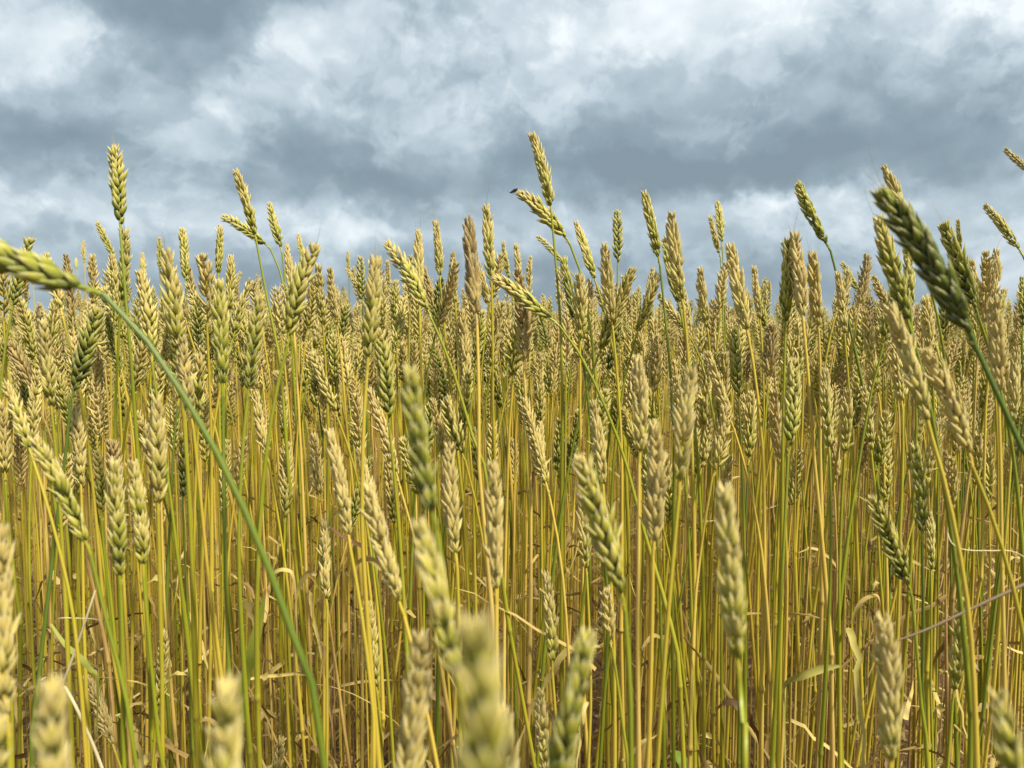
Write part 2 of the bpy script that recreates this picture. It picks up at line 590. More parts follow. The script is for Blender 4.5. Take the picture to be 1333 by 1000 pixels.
h(290, 283, 352, 324, 1.1, .36, 's', stem=[(366, 360), (378, 430), (384, 560)], bow=.04, label='slender ear lying over sideways, crossed by the golden olive ear')
h(351, 265, 367, 329, 1.2, .36, 's', stem=[(374, 400), (380, 520)], ref='plump small ear', label='smooth plump small ear leaning a little, next to the crossing pair')
h(373, 320, 380, 396, 1.0, .74, 'f', label='narrow tan ear just below the plump small ear')
h(388, 305, 398, 346, 1.9, .45, 's', label='small slanted far ear between the plump ear and the arched braided ear')
h(412, 322, 374, 452, .62, .42, 's', awn=3, ref='braided leaning ear', bow=-.05, fat=1.15, label='large open braided ear leaning over, its husks spread like feathers')
h(326, 366, 300, 452, .8, .45, 'f', label='golden ear leaning towards the braided ear, beside the long green ear')
h(338, 388, 322, 522, .58, .30, 'f', awn=2, label='stout green ear standing in front of the leaning golden ear')
h(313, 355, 298, 388, 1.75, .62, 's', label='little pale ear slanting in the sky gap beside the long green ear')
h(349, 402, 344, 440, 1.9, .30, 's', label='tiny dark green far ear low in the sky gap')
h(430, 350, 440, 432, .95, .76, 'f', label='tan ear just past the braided leaning ear')
h(414, 345, 421, 432, .85, .56, 'f', label='olive tan ear half hidden behind the braided leaning ear')
h(490, 338, 478, 482, .58, .55, 'f', awn=4, ref='thick dusky ear', fat=1.15, label='thick dusky ear with one long hair at its tip')
h(492, 430, 507, 558, .66, .30, 's', label='edge on green ear with white husk rims under the thick dusky ear')
h(451, 350, 476, 388, 1.5, .62, 's', label='small pale ear slanting towards the thick dusky ear')
h(453, 328, 454, 362, 2.3, .42, 'f', label='tiny dark far ear on a thin stem above the small slanting pale ear')
h(504, 340, 506, 386, 1.8, .66, 'f', label='pale far ear just behind the slanting green gold ear')
h(503, 318, 562, 416, .74, .44, 's', stem=[(590, 480), (615, 560), (640, 650)], ref='slanting green ear', bow=.04, label='green gold ear slanting down across its upright neighbours on a green stem')
h(544, 300, 546, 392, .86, .66, 'f', awn=2, label='upright tan ear with tip hairs behind the slanting green ear')
h(566, 288, 573, 368, .95, .58, 'f', awn=1, ref='neat tan ear', label='neat tan ear standing free between the slanting ear and the brown ear')
h(590, 330, 593, 402, 1.12, .6, 'f', label='slim ear between the neat tan ear and the brown ear')
h(610, 287, 621, 424, .64, 1.0, 'f', awn=2, ref='brown ear', fat=1.08, label='the one dark reddish brown ear, upright on the skyline')
h(633, 268, 640, 376, .78, .5, 'f', awn=1, ref='pale tall ear', label='tall pale ear pressed against the brown ear')
h(655, 315, 664, 368, 1.5, .5, 'f', label='small ear between the pale tall ear and the beetle stalk')
h(671, 318, 678, 382, 1.25, .66, 'f', label='small straw ear behind the low pale drooping ear')
h(691, 335, 690, 394, 1.3, .7, 'f', label='small tan ear under the beetle ear')
h(675, 252, 742, 318, .92, .46, 's', stem=[(752, 340), (762, 385), (772, 440), (780, 520), (786, 620)], ref='beetle ear', fat=1.2, op=.78, bow=.05,
  label='drooping ear with a dark beetle on its tip, its stem arched')
h(692, 175, 718, 280, .86, .5, 'f', stem=[(722, 330), (729, 430), (736, 600)], ref='highest ear', bow=.03, label='tall pale ear rising highest of all, behind the beetle ear')
h(643, 362, 728, 424, .72, .46, 's', stem=[(745, 445), (775, 500), (812, 590), (840, 690), (876, 810), (890, 900)], ref='drooping pale ear', fat=1.1, op=.75, bow=.02,
  label='pale plump ear drooping sideways on a long arched green stem')
h(700, 308, 736, 346, 1.4, .46, 's', label='small ear tilted low beneath the beetle ear')
h(733, 336, 752, 432, .84, .16, 'f', ref='dark upright ear', label='dark green upright ear just under the beetle stalk')
h(750, 290, 777, 372, 1.0, .5, 'f', label='olive ear leaning a little next to the arched beetle stem')
h(803, 275, 804, 350, 1.12, .33, 's', ref='slim green ear', label='slim green ear upright against the sky above a tan one')
h(788, 318, 798, 432, .8, .72, 'f', label='stout tan ear in front of the slim green ear')
h(812, 360, 822, 420, 1.2, .74, 's', label='thin ear slanting just below the slim green ear')
h(838, 250, 859, 346, .86, .40, 'f', awn=1, stem=[(866, 420), (874, 520), (880, 640)], ref='free standing olive ear', label='olive ear well above the crop on bare green stem, one hair at its tip')
h(875, 278, 890, 402, .78, .62, 'f', ref='knobbly tan ear', label='long knobbly tan ear beside the free standing olive ear')
h(866, 312, 886, 404, .8, .30, 'f', label='green ear leaning against the knobbly tan ear')
h(850, 350, 842, 416, 1.2, .66, 'f', label='small tan ear leaning out, below the free standing olive ear')
h(858, 384, 900, 442, .95, .62, 's', stem=[(914, 475), (930, 560), (938, 660)], label='tan ear drooping sideways below the knobbly tan ear')
h(912, 350, 922, 436, .98, .66, 'f', label='straw ear upright between the knobbly tan ear and the pale pair')
h(924, 282, 938, 336, 1.35, .62, 'f', stem=[(941, 420), (944, 520)], ref='pale pair', label='small pale ear leaning onto a thinner one, both high on bare stems')
h(934, 263, 940, 322, 1.42, .46, 's', label='thin ear standing right behind the small pale leaning ear')
h(951, 320, 975, 442, .8, .74, 'f', fat=1.1, label='broad straw ear leaning a little, beside the pale pair')
h(982, 348, 990, 424, 1.0, .62, 'f', ref='thin gold ear', label='thin gold ear upright with a white tip')
h(1040, 240, 1081, 326, .92, .24, 's', awn=3, stem=[(1095, 380), (1115, 460), (1137, 545), (1152, 640), (1160, 760)], ref='smooth green ear', fat=1.1, op=.62, bow=-.03,
  label='smooth tight green ear leaning on a long thin bare stem')
h(1025, 312, 1022, 432, .76, .34, 'f', label='greenish ear pressed beside a rough brownish tan one')
h(1033, 304, 1046, 424, .74, .86, 'f', awn=2, ref='rough tan ear', fat=1.1, label='rough brownish tan ear with a long tip hair')
h(1058, 330, 1066, 436, .78, .76, 'f', awn=2, fat=1.15, label='fat straw ear with loose husks next to the rough tan ear')
h(1090, 355, 1100, 444, .85, .66, 'f', label='straw ear behind the long stem of the smooth green ear')
h(1096, 342, 1121, 388, 1.65, .34, 's', stem=[(1127, 430)], label='small slanted far ear near the bare stem of the smooth green ear')
h(1147, 252, 1272, 456, .42, -.06, 's', awn=3, stem=[(1300, 520), (1335, 604), (1372, 720)], sr=.02, ref='great dark green ear', fat=1.17, op=.6, bow=.03,
  label='great dark green ear leaning close to the camera, husk rims white')
h(1150, 218, 1190, 312, .95, .54, 'f', label='pale ear poking up behind the great dark green ear')
h(1143, 284, 1186, 432, .6, .34, 'f', awn=1, ref='green gold ear', fat=1.05, label='green gold ear in front of the sky just beside the great dark ear')
h(1178, 312, 1186, 410, .82, .44, 'f', label='olive ear squeezed between the green gold ear and the great dark ear')
h(1137, 360, 1165, 424, 1.15, .74, 's', label='thin tan ear slanting beside the green gold ear')
h(1228, 293, 1274, 414, .68, .20, 's', awn=1, ref='mossy ear', fat=1.08, label='mossy green ear leaning just past the great dark ear')
h(1247, 286, 1251, 330, 1.9, .46, 'f', label='small far ear peeping over the mossy ear')
h(1282, 268, 1331, 332, 1.02, .46, 's', stem=[(1348, 372), (1362, 450)], bow=.02, ref='slanting outer ear', label='yellow green ear slanting high at the outer side of the field')
h(1309, 194, 1352, 232, 1.2, .74, 's', stem=[(1375, 262), (1398, 360)], label='orange tan ear high at the frame edge, nearly lying flat')
h(1296, 325, 1293, 402, .92, .82, 'f', awn=1, label='jagged tan ear under the slanting outer ear')
h(1294, 390, 1300, 524, .62, .82, 'f', ref='fat tan outer ear', fat=1.05, label='fat tan ear upright below the jagged tan ear')
h(1265, 338, 1280, 412, 1.0, .72, 'f', label='straw ear upright behind the mossy ear')
h(1330, 362, 1331, 432, 1.1, .3, 'f', label='green ear cut by the frame under the slanting outer ear')
h(1323, 455, 1318, 560, .82, .64, 'f', awn=0, label='pale neat ear just inside the frame edge below the fat tan ear')
# within the crop
h(128, 404, 92, 522, .68, .12, 's', stem=[(86, 600), (70, 740), (50, 890), (40, 1010)], sr=.08, ref='dark braided ear', fat=1.1, label='dark green braided ear leaning within the crop, dark green stem')
h(55, 418, 68, 542, .66, .56, 'f', label='olive tan ear among the crop next to the dark braided ear')
h(8, 500, 42, 596, .6, .52, 'f', label='olive ear leaning at the frame edge above the long hairy ear')
h(44, 572, 118, 722, .5, .42, 'f', awn=3, stem=[(136, 800), (160, 900), (176, 1010)], ref='long hairy ear', label='long ear leaning down across the stems with two long pale hairs')
h(150, 602, 157, 768, .5, .36, 'f', ref='chunky green ear', label='chunky pale green ear standing low among the stems')
h(172, 602, 187, 752, .54, .5, 'f', label='olive ear touching the chunky green ear')
h(204, 520, 206, 672, .56, .6, 'f', fat=1.1, label='fat pale ear above the olive pair of the low crop')
h(236, 566, 238, 656, .84, .14, 'f', label='small dark green ear in shade behind the bowed stem')
h(100, 530, 106, 644, .72, .72, 'f', label='tan upright ear behind the dark braided stem')
h(125, 588, 132, 678, .86, .40, 's', label='small olive ear just above the chunky green ear')
h(4, 688, 12, 960, .33, .72, 'f', fat=.86, ref='blurred tan ear', label='large soft focus tan ear at the lower frame edge')
h(334, 512, 350, 604, .84, .68, 'f', label='whitish husky ear beside an olive ear, stems all round')
h(370, 505, 368, 580, .95, .5, 'f', label='olive ear next to the whitish husky ear')
h(376, 588, 371, 684, .9, .52, 's', label='dull ear with one brown husk sticking out')
h(404, 460, 440, 546, .78, .58, 's', label='tidy edge on ear slanting within the crop')
h(429, 562, 456, 714, .55, .76, 'f', ref='creamy tan ear', label='creamy tan ear low in the crop with a hairy tip')
h(468, 584, 482, 690, .7, .64, 'f', label='narrow cream ear whose base sits behind a longer leaning ear')
h(481, 632, 526, 802, .47, .7, 'f', ref='long leaning tan ear', label='long tan ear leaning low in front of the stems')
h(424, 678, 426, 792, .72, .62, 'f', label='upright cream olive ear beside a curled dry leaf')
h(535, 482, 568, 690, .31, .24, 'f', ref='blurred green ear', label='soft focus bright green ear standing in the middle near the lens')
h(546, 682, 600, 905, .27, .42, 'f', ref='blurred pale ear', label='soft focus pale ear below the blurred green one')
h(562, 520, 578, 604, .85, .68, 'f', label='cream ear just behind the blurred green ear')
h(586, 580, 595, 738, .56, .7, 'f', ref='tidy tan ear', label='tidy tan ear beside the blurred green ear')
h(641, 605, 646, 786, .48, .76, 'f', ref='centre tan ear', label='thick tan ear alone against the stems beneath the brown ear')
h(771, 524, 786, 644, .64, .74, 'f', label='tan ear behind the tip of a large green leaning ear')
h(830, 468, 832, 604, .56, .68, 'f', fat=1.12, label='broad tan ear above another broad tan ear')
h(851, 554, 850, 722, .5, .8, 'f', ref='broad tan ear', fat=1.08, label='broad tan ear overlapping the lower end of another')
h(900, 484, 884, 644, .5, .64, 'f', ref='dusty ear', fat=1.08, label='dusty pale ear leaning slightly beside the two broad tan ears')
h(755, 598, 814, 795, .41, .38, 's', stem=[(818, 870), (820, 1010)], ref='green leaning ear', fat=1.08, label='large smooth green ear with pale back leaning in the lower crop')
h(757, 640, 764, 752, .76, .64, 'f', label='grey tan ear behind the large smooth green leaning ear')
h(922, 460, 955, 558, .78, .72, 'f', label='tan ear leaning over a dark green one')
h(956, 428, 962, 528, .8, .24, 's', label='dark green ear just behind a leaning tan ear')
h(944, 636, 962, 884, .345, .5, 'f', stem=[(966, 950), (968, 1010)], ref='tall near ear', label='tall soft focus cream and green ear standing near the lens')
h(1008, 510, 1018, 616, .8, .82, 'f', label='frayed whitish tan ear among yellow stems')
h(1031, 468, 1026, 594, .7, .38, 's', label='green edge on ear next to the frayed one')
h(1074, 482, 1080, 594, .72, .5, 'f', ref='olive bell ear', label='olive ear flaring like a bell at its base')
h(1124, 505, 1135, 596, .84, .52, 'f', label='olive ear behind the thin green stem of the smooth green ear')
h(1158, 400, 1212, 566, .5, .66, 'f', fat=1.08, ref='heavy straw ear', label='heavy straw ear sloping under the green gold ear')
h(1204, 458, 1266, 608, .5, .74, 's', fat=1.1, bow=.03, ref='plaited ear', label='plaited tan ear with round husks sloping below the great dark ear')
h(1151, 572, 1152, 664, .86, .44, 's', label='small olive edge on ear below the heavy straw ear')
h(1190, 580, 1200, 706, .62, .24, 'f', label='blue green ear upright beneath the heavy straw ear')
h(1134, 648, 1187, 776, .62, .30, 's', stem=[(1192, 830), (1200, 920), (1206, 1010)], ref='low green ear', label='grey green ear leaning low among the stems')
h(1210, 668, 1212, 752, .84, .5, 'f', label='tattered ear beside the low grey green one')
h(1230, 588, 1238, 660, 1.0, .7, 'f', label='white husked ear just under the plaited ear')
h(1148, 806, 1158, 1012, .4, .66, 'f', ref='crisp cream ear', fat=1.08, label='crisp cream ear at the bottom beside a dead twig')
h(1248, 785, 1240, 912, .64, .42, 'f', label='ear with a whitish tuft crossed by the dead twig')
h(1302, 908, 1352, 1130, .25, .36, 'f', label='soft focus green ear at the lower outer corner')
# low and close to the lens
h(68, 893, 60, 1230, .2, .5, 'f', ref='pale tip', label='blurred pale ear tip close to the lens beside the frayed broken straw')
h(298, 893, 304, 1230, .2, .44, 'f', label='blurred yellow green ear tip alone at the bottom edge')
h(616, 812, 622, 1330, .132, .34, 'f', ref='most blurred ear', label='most blurred ear of all, a yellow green block very close to the lens')
h(655, 925, 668, 1180, .32, .5, 'f', label='small blurred tip showing beside the most blurred ear')
h(546, 828, 524, 1100, .32, .7, 'f', ref='soft tan ear', label='soft focus tan ear standing beside the most blurred ear')
h(766, 828, 714, 1110, .29, .20, 'f', label='dusky blurred ear, brown above and green below')
h(704, 898, 712, 1020, .6, .64, 'f', label='spiky pale ear half behind the dusky blurred one')
h(480, 786, 492, 908, .72, .5, 'f', label='cream green ear upright in front of dark stems at the bottom')
h(710, 748, 719, 874, .68, .52, 'f', label='mottled olive ear above the dusky blurred one')
h(790, 770, 796, 842, .62, .74, 's', stem=[(804, 885), (814, 960), (822, 1050)], ref='little white ear', label='little neat cream white ear on a pale stem')
h(112, 882, 150, 980, .78, .84, 'f', label='beige ripe ear leaning at the bottom beside the blurred pale tip')
h(213, 824, 204, 930, .76, .48, 'f', awn=1, label='olive ear with one upright loose husk, low among green stems')
h(-2, 940, -24, 1200, .25, .4, 'f', label='blurred pale ear cut by the lower corner of the frame')
h(366, 962, 350, 1052, .85, .68, 'f', label='cream ear tip at the bottom edge beside the bowed stem')
h(1236, 984, 1192, 1012, 1.25, .62, 'f', label='pale ear fallen over near the dark soil at the bottom')

GROUP = 'ripening wheat stalks at the front of the field'
STALKS = []          # dicts used later for the labels


def stem_object(parent, P, rnd, ripe, hero=True, r_top=.00115, r_low=.0021):
    n = len(P)
    seg = np.linalg.norm(np.diff(P, axis=0), axis=1)
    s = np.concatenate([[0], np.cumsum(seg)])
    total = s[-1]
    # joints of the straw, measured from the ear downwards
    joints = [d for d in (rnd.uniform(.27, .38), rnd.uniform(.5, .62), rnd.uniform(.7, .8)) if d < total - .05]
    grid = list(np.linspace(0, total, 34 if hero else 22))
    for j in joints:
        grid += [j - .004, j - .0018, j, j + .0018, j + .004]
    grid = np.array(sorted(grid))
    Q = np.stack([np.interp(grid, s, P[:, k]) for k in range(3)], axis=1)
    # the straw kinks a little at each joint
    wob = np.zeros((len(grid), 3))
    for ax in (0, 1):
        wob[:, ax] = np.interp(grid, [0, .12] + joints + [total], [0, rnd.normal(0, .0015)] + list(rnd.normal(0, .0065, len(joints))) + [0])
    Q = Q + wob
    rad = np.interp(grid, [0, .08, .3, total], [r_top, r_top * 1.12, r_low * .93, r_low])
    node = np.zeros(len(grid))
    sheath = rnd.uniform(.08, .17)
    for k, j in enumerate(joints):
        bump = np.exp(-((grid - j) / .0022) ** 2)
        rad = rad * (1 + .4 * bump) * np.where((grid < j) & (grid > j - sheath), 1.16, 1.0)
        node = np.maximum(node, bump)
    u = 1 - grid / total
    acc = Acc()
    tube(acc, Q, rad, 10 if hero else 7, u=u, node=node, tint=rnd.random())
    o = acc.build('stem', MAT['stem'], parent)
    o['ripe'] = float(ripe)
    return o, [(np.interp(j, s, P[:, 0]), np.interp(j, s, P[:, 1]), np.interp(j, s, P[:, 2])) for j in joints]


def leaf_object(parent, P, width, side, ripe, rnd, name='leaf'):
    acc = Acc()
    ribbon(acc, P, width, side, tint=rnd.random())
    o = acc.build(name, MAT['leaf'], parent)
    o['ripe'] = float(ripe)
    return o


def dry_leaf(parent, start, rnd, ripe, L=.16):
    """a withered blade hanging from a joint"""
    a = rnd.uniform(0, 2 * math.pi)
    d = np.array([math.cos(a), math.sin(a), 0])
    n = 14
    t = np.linspace(0, 1, n)
    rise = rnd.uniform(.1, .5)
    P = np.array(start) + d * (t * L * rnd.uniform(.25, .6))[:, None] + np.array([0, 0, 1.0]) * (L * (rise * t * 1.3 - (rise + .75) * t ** 2))[:, None]
    P += rnd.normal(0, .0015, P.shape)
    w = rnd.uniform(.0026, .0056) * np.sqrt(np.clip(1 - t, 0.02, 1)) * np.interp(t, [0, .15, 1], [.5, 1, 1])
    tw = t * rnd.uniform(-5, 5)
    side0 = np.cross(d, [0, 0, 1.0])
    side = side0 * np.cos(tw)[:, None] + np.array([0, 0, 1.0]) * np.sin(tw)[:, None] + d * (0.4 * np.sin(tw))[:, None]
    return leaf_object(parent, P, w, side, ripe, rnd)


def awns(parent, tip, T, W, Nv, k, rnd):
    for i in range(k):
        L = rnd.uniform(.008, .022) if i else rnd.uniform(.02, .034)
        a = rnd.uniform(-.3, .3)
        d = norm(T + W * a + Nv * rnd.uniform(-.3, .3))
        t = np.linspace(0, 1, 7)[:, None]
        P = tip + W * rnd.uniform(-.002, .002) - T * rnd.uniform(.0, .006) + d * t * L + W * (t ** 2) * L * rnd.uniform(-.15, .15)
        acc = Acc()
        tube(acc, P, np.linspace(.00022, .00006, 7), 4)
        acc.build('awn', MAT['awn'], parent)


def build_hero(i, e):
    rnd = np.random.default_rng(100 + i)
    (tx, ty), (bx, by) = e['tip'], e['base']
    lpx = math.hypot(tx - bx, ty - by)
    d = e['d'] or float(np.clip(84 / lpx, .6, 2.6))
    B, T_ = at(bx, by, d), at(tx, ty, d * (1 + rnd.uniform(-.015, .015)))
    L = float(np.linalg.norm(T_ - B))
    T = (T_ - B) / L
    V = norm(EYE - B)
    W = norm(np.cross(T, V))
    Nv = np.cross(W, T)
    tw = (0 if e['view'] == 's' else math.pi / 2) + rnd.uniform(-.35, .35)
    X0 = W * math.cos(tw) + Nv * math.sin(tw)
    Y0 = np.cross(T, X0)
    bow = e.get('bow', rnd.uniform(-.025, .025)) * L
    centre = lambda s: B + T * (s * L)[:, None] + W * (4 * s * (1 - s) * bow)[:, None]
    X = lambda s: np.repeat(X0[None], len(s), 0)
    Y = lambda s: np.repeat(Y0[None], len(s), 0)
    # the stem
    lean = T.copy()
    if e.get('stem'):
        pts = [at(x, y, d) for x, y in e['stem']]
        low = pts[-1]
        run = norm(low - (pts[-2] if len(pts) > 1 else B))
        run = run / max(-run[2], .5)
        foot = np.array([low[0] + run[0] * low[2] * .35, low[1] + rnd.uniform(-.01, .03), -.01])
        P = spline([B] + pts + [low * .45 + foot * .55 + np.array([run[0] * low[2] * .06, 0, 0]), foot], 9)
    else:
        sl = T[0] / max(T[2], .35)
        foot = np.array([B[0] - sl * rnd.uniform(.10, .26) + rnd.normal(0, .015), B[1] + rnd.uniform(-.02, .03), -.01])
        P = bezier(B, B - T * min(.24, .16 + .1 * abs(sl)), foot + np.array([(B[0] - foot[0]) * .25, 0, B[2] * .45]), foot, 40)
    root = bpy.data.objects.new('wheat_stalk', None)
    C.objects.link(root)
    root.empty_display_size = .02
    root.location = Vector(P[-1])
    off = np.array(P[-1])
    near = d < .5
    fat = e.get('fat', 1.0) * 1.07 * float(np.clip(L / .085, .82, 1.12))
    acc = Acc()
    ear_shape(acc, lambda s: centre(s) - off, X, Y, L, rnd, (8, 8) if d < 1.3 else (6, 6), fat=fat, flat=.72 if d < .6 else .85, openness=e.get('op', 1.0) * rnd.uniform(.75, 1.08))
    s = np.linspace(0, .95, 14)
    zig = np.where(np.arange(14) % 2, 1, -1) * .0004
    tube(acc, centre(s) - off + X0 * zig[:, None], np.linspace(.0011, .0006, 14) * fat, 6, mat=1, u=s * .2 + .8, tint=.5)
    ear = acc.build('ear', [MAT['ear'], MAT['stem']], root)
    ear['ripe'] = e['ripe']
    if e.get('awn'):
        awns(ear, T_ - off, T, W, Nv, e['awn'], rnd)
    sr = float(np.clip(e['ripe'] * .95 + rnd.normal(0, .10), .08, .9))
    if e.get('stem'):
        sr = e.get('sr', min(sr, .40))
    st, joints = stem_object(root, P - off, rnd, sr, True, .00115 * (.5 + .5 * fat), .0020 * (.6 + .4 * fat) * e.get('thin', 1.0))
    if d > .6 and rnd.random() < .75:
        for j in joints[-2:]:
            dry_leaf(root, j, rnd, rnd.uniform(.5, .95), rnd.uniform(.08, .22))
    STALKS.append(dict(o=root, tip=e['tip'], base=e['base'], d=d, ripe=e['ripe'], ref=e.get('ref'), label=e.get('label')))
    return root


for i, e in enumerate(H):
    build_hero(i, e)

# the rest of the front rows: two dozen ears grown once, then copied
EARS = []
for k in range(26):
    rnd = np.random.default_rng(900 + k)
    L = rnd.uniform(.062, .104)
    bow = rnd.uniform(-.05, .05) * L
    acc = Acc()
    ear_shape(acc, lambda s: np.stack([4 * s * (1 - s) * bow, 0 * s, s * L], 1), lambda s: np.repeat([[1.0, 0, 0]], len(s), 0), lambda s: np.repeat([[0, 1.0, 0]], len(s), 0),
              L, rnd, (6, 6), fat=rnd.uniform(.94, 1.2), openness=rnd.uniform(.75, 1.35))
    s = np.linspace(0, .95, 10)
    tube(acc, np.stack([4 * s * (1 - s) * bow, 0 * s, s * L], 1), np.linspace(.0011, .0006, 10), 6, mat=1, u=s * .2 + .8)
    EARS.append((acc.mesh('ear', [MAT['ear'], MAT['stem']]), L))

N_REST = 300 - len(H)
rnd = np.random.default_rng(5)
taken = []
tries = 0
while len(taken) < N_REST and tries < 20000:
    tries += 1
    d = math.sqrt(rnd.uniform(.74 ** 2, 1.22 ** 2))
    px = rnd.uniform(-40, 1375)
    py = 382 + 215 * rnd.random() ** 1.25
    if d > 1.0:
        py = 370 + 115 * rnd.random() ** 1.3
    if rnd.random() < .3:
        py = rnd.uniform(328, 398)
    if any(abs(px - q[0]) < 17 and abs(py - q[1]) < 60 for q in taken):
        continue
    taken.append((px, py, d))
for k, (px, py, d) in enumerate(taken):
    tip = at(px, py, d)
    tip[2] = max(tip[2], .72)
    me, L = EARS[k % len(EARS)]
    ln = rnd.normal(0, .16)
    az = rnd.uniform(0, 2 * math.pi)
    T = norm(np.array([math.sin(ln), rnd.normal(0, .12), math.cos(ln)]))
    B = tip - T * L
    foot = np.array([B[0] - T[0] * rnd.uniform(.1, .35) + rnd.normal(0, .012), B[1] + rnd.normal(0, .02), -.01])
    P = bezier(B, B - T * .16, foot + np.array([(B[0] - foot[0]) * .2, 0, B[2] * .45]), foot, 24)
    root = bpy.data.objects.new('wheat_stalk', None)
    C.objects.link(root)
    root.empty_display_size = .02
    root.location = Vector(foot)
    ear = bpy.data.objects.new('ear', me)
    C.objects.link(ear)
    ear.parent = root
    rot = Vector(T).to_track_quat('Z', 'Y').to_matrix().to_4x4() @ Matrix.Rotation(az, 4, 'Z')
    ear.matrix_local = Matrix.Translation(Vector(B - foot)) @ rot
    ripe = float(np.clip(rnd.normal(.57, .20), .1, .95))
    ear['ripe'] = ripe
    sr = float(np.clip(.3 + .5 * ripe + rnd.normal(0, .22), .1, 1.0))
    st, joints = stem_object(root, P - foot, rnd, sr, False, .00115, .0021 * rnd.uniform(.8, 1.2))
    if rnd.random() < .85:
        for j in joints:
            if rnd.random() < .75:
                dry_leaf(root, j, rnd, rnd.uniform(.5, .95), rnd.uniform(.08, .24))
    bx, by, _ = to_px(B)
    STALKS.append(dict(o=root, tip=(px, py), base=(bx, by), d=d, ripe=ripe, ref=None, label=None))


# ------------------------------------------------------------------ labels that single each stalk out
def colour_word(r):
    return 'dark green' if r < .22 else 'green' if r < .36 else 'olive' if r < .5 else 'golden' if r < .62 else 'straw' if r < .74 else 'tan' if r < .86 else 'brown'


def label_stalks():
    marks = sorted([s for s in STALKS if s['ref']], key=lambda s: (s['tip'][0] + s['base'][0]) / 2)
    used = set(s['label'] for s in STALKS if s['label'])
    for s in STALKS:
        if s['label']:
            continue
        mx = (s['tip'][0] + s['base'][0]) / 2
        my = (s['tip'][1] + s['base'][1]) / 2
        def near(side):
            c = [m for m in marks if ((m['tip'][0] + m['base'][0]) / 2 - mx) * side > 4]
            return sorted(c, key=lambda m: math.hypot((m['tip'][0] + m['base'][0]) / 2 - mx, .8 * ((m['tip'][1] + m['base'][1]) / 2 - my)))[:5]
        lefts, rights = near(-1), near(1)
        slope = (s['tip'][0] - s['base'][0]) / max(1, s['base'][1] - s['tip'][1])
        tilt = 'upright' if abs(slope) < .1 else 'slightly tilted' if abs(slope) < .25 else 'leaning'
        size = ' small' if abs(s['base'][1] - s['tip'][1]) < 66 else ' long' if abs(s['base'][1] - s['tip'][1]) > 100 else ''
        done = None
        for a, b in sorted([(a, b) for a in range(max(1, len(lefts))) for b in range(max(1, len(rights)))], key=lambda q: q[0] + q[1]):
            A = lefts[a] if lefts else None
            B = rights[b] if rights else None
            if A and B:
                ta, tb = A['tip'][1], B['tip'][1]
                place = f"between {A['ref']} and {B['ref']}"
            else:
                M = A or B
                ta = tb = M['tip'][1]
                place = f"outside {M['ref']} at frame edge"
            ty = s['tip'][1]
            level = 'tip above both' if ty < min(ta, tb) - 8 else 'tip below both' if ty > max(ta, tb) + 8 else 'tip level with them'
            for t in (f"{tilt}{size} {colour_word(s['ripe'])} ear {place}, {level}", f"{tilt}{size} {colour_word(s['ripe'])} ear {place}, {level}".replace(' ear ', ' eared stalk ', 1)):
                if len(t.split()) <= 16 and t not in used:
                    done = t
                    break
            if done:
                break
        s['label'] = done or f"{tilt} {colour_word(s['ripe'])} ear {place}"
        used.add(s['label'])
    for s in STALKS:
        tag(s['o'], s['label'], 'wheat stalk', GROUP)


label_stalks()


# ------------------------------------------------------------------ the mass of the crop behind
def mass_variants(lod, count, seed):
    out = []
    for k in range(count):
        r = np.random.default_rng(seed + k)
        L = r.uniform(.062, .102)
        acc = Acc()
        ear_shape(acc, lambda s: np.stack([0 * s, 0 * s, s * L], 1), lambda s: np.repeat([[1.0, 0, 0]], len(s), 0), lambda s: np.repeat([[0, 1.0, 0]], len(s), 0),
                  L, r, lod, fat=r.uniform(.95, 1.22), openness=r.uniform(.8, 1.35))
        out.append((np.concatenate(acc.v), np.concatenate(acc.f), {k_: np.concatenate(x) for k_, x in acc.a.items()}, L))
    return out


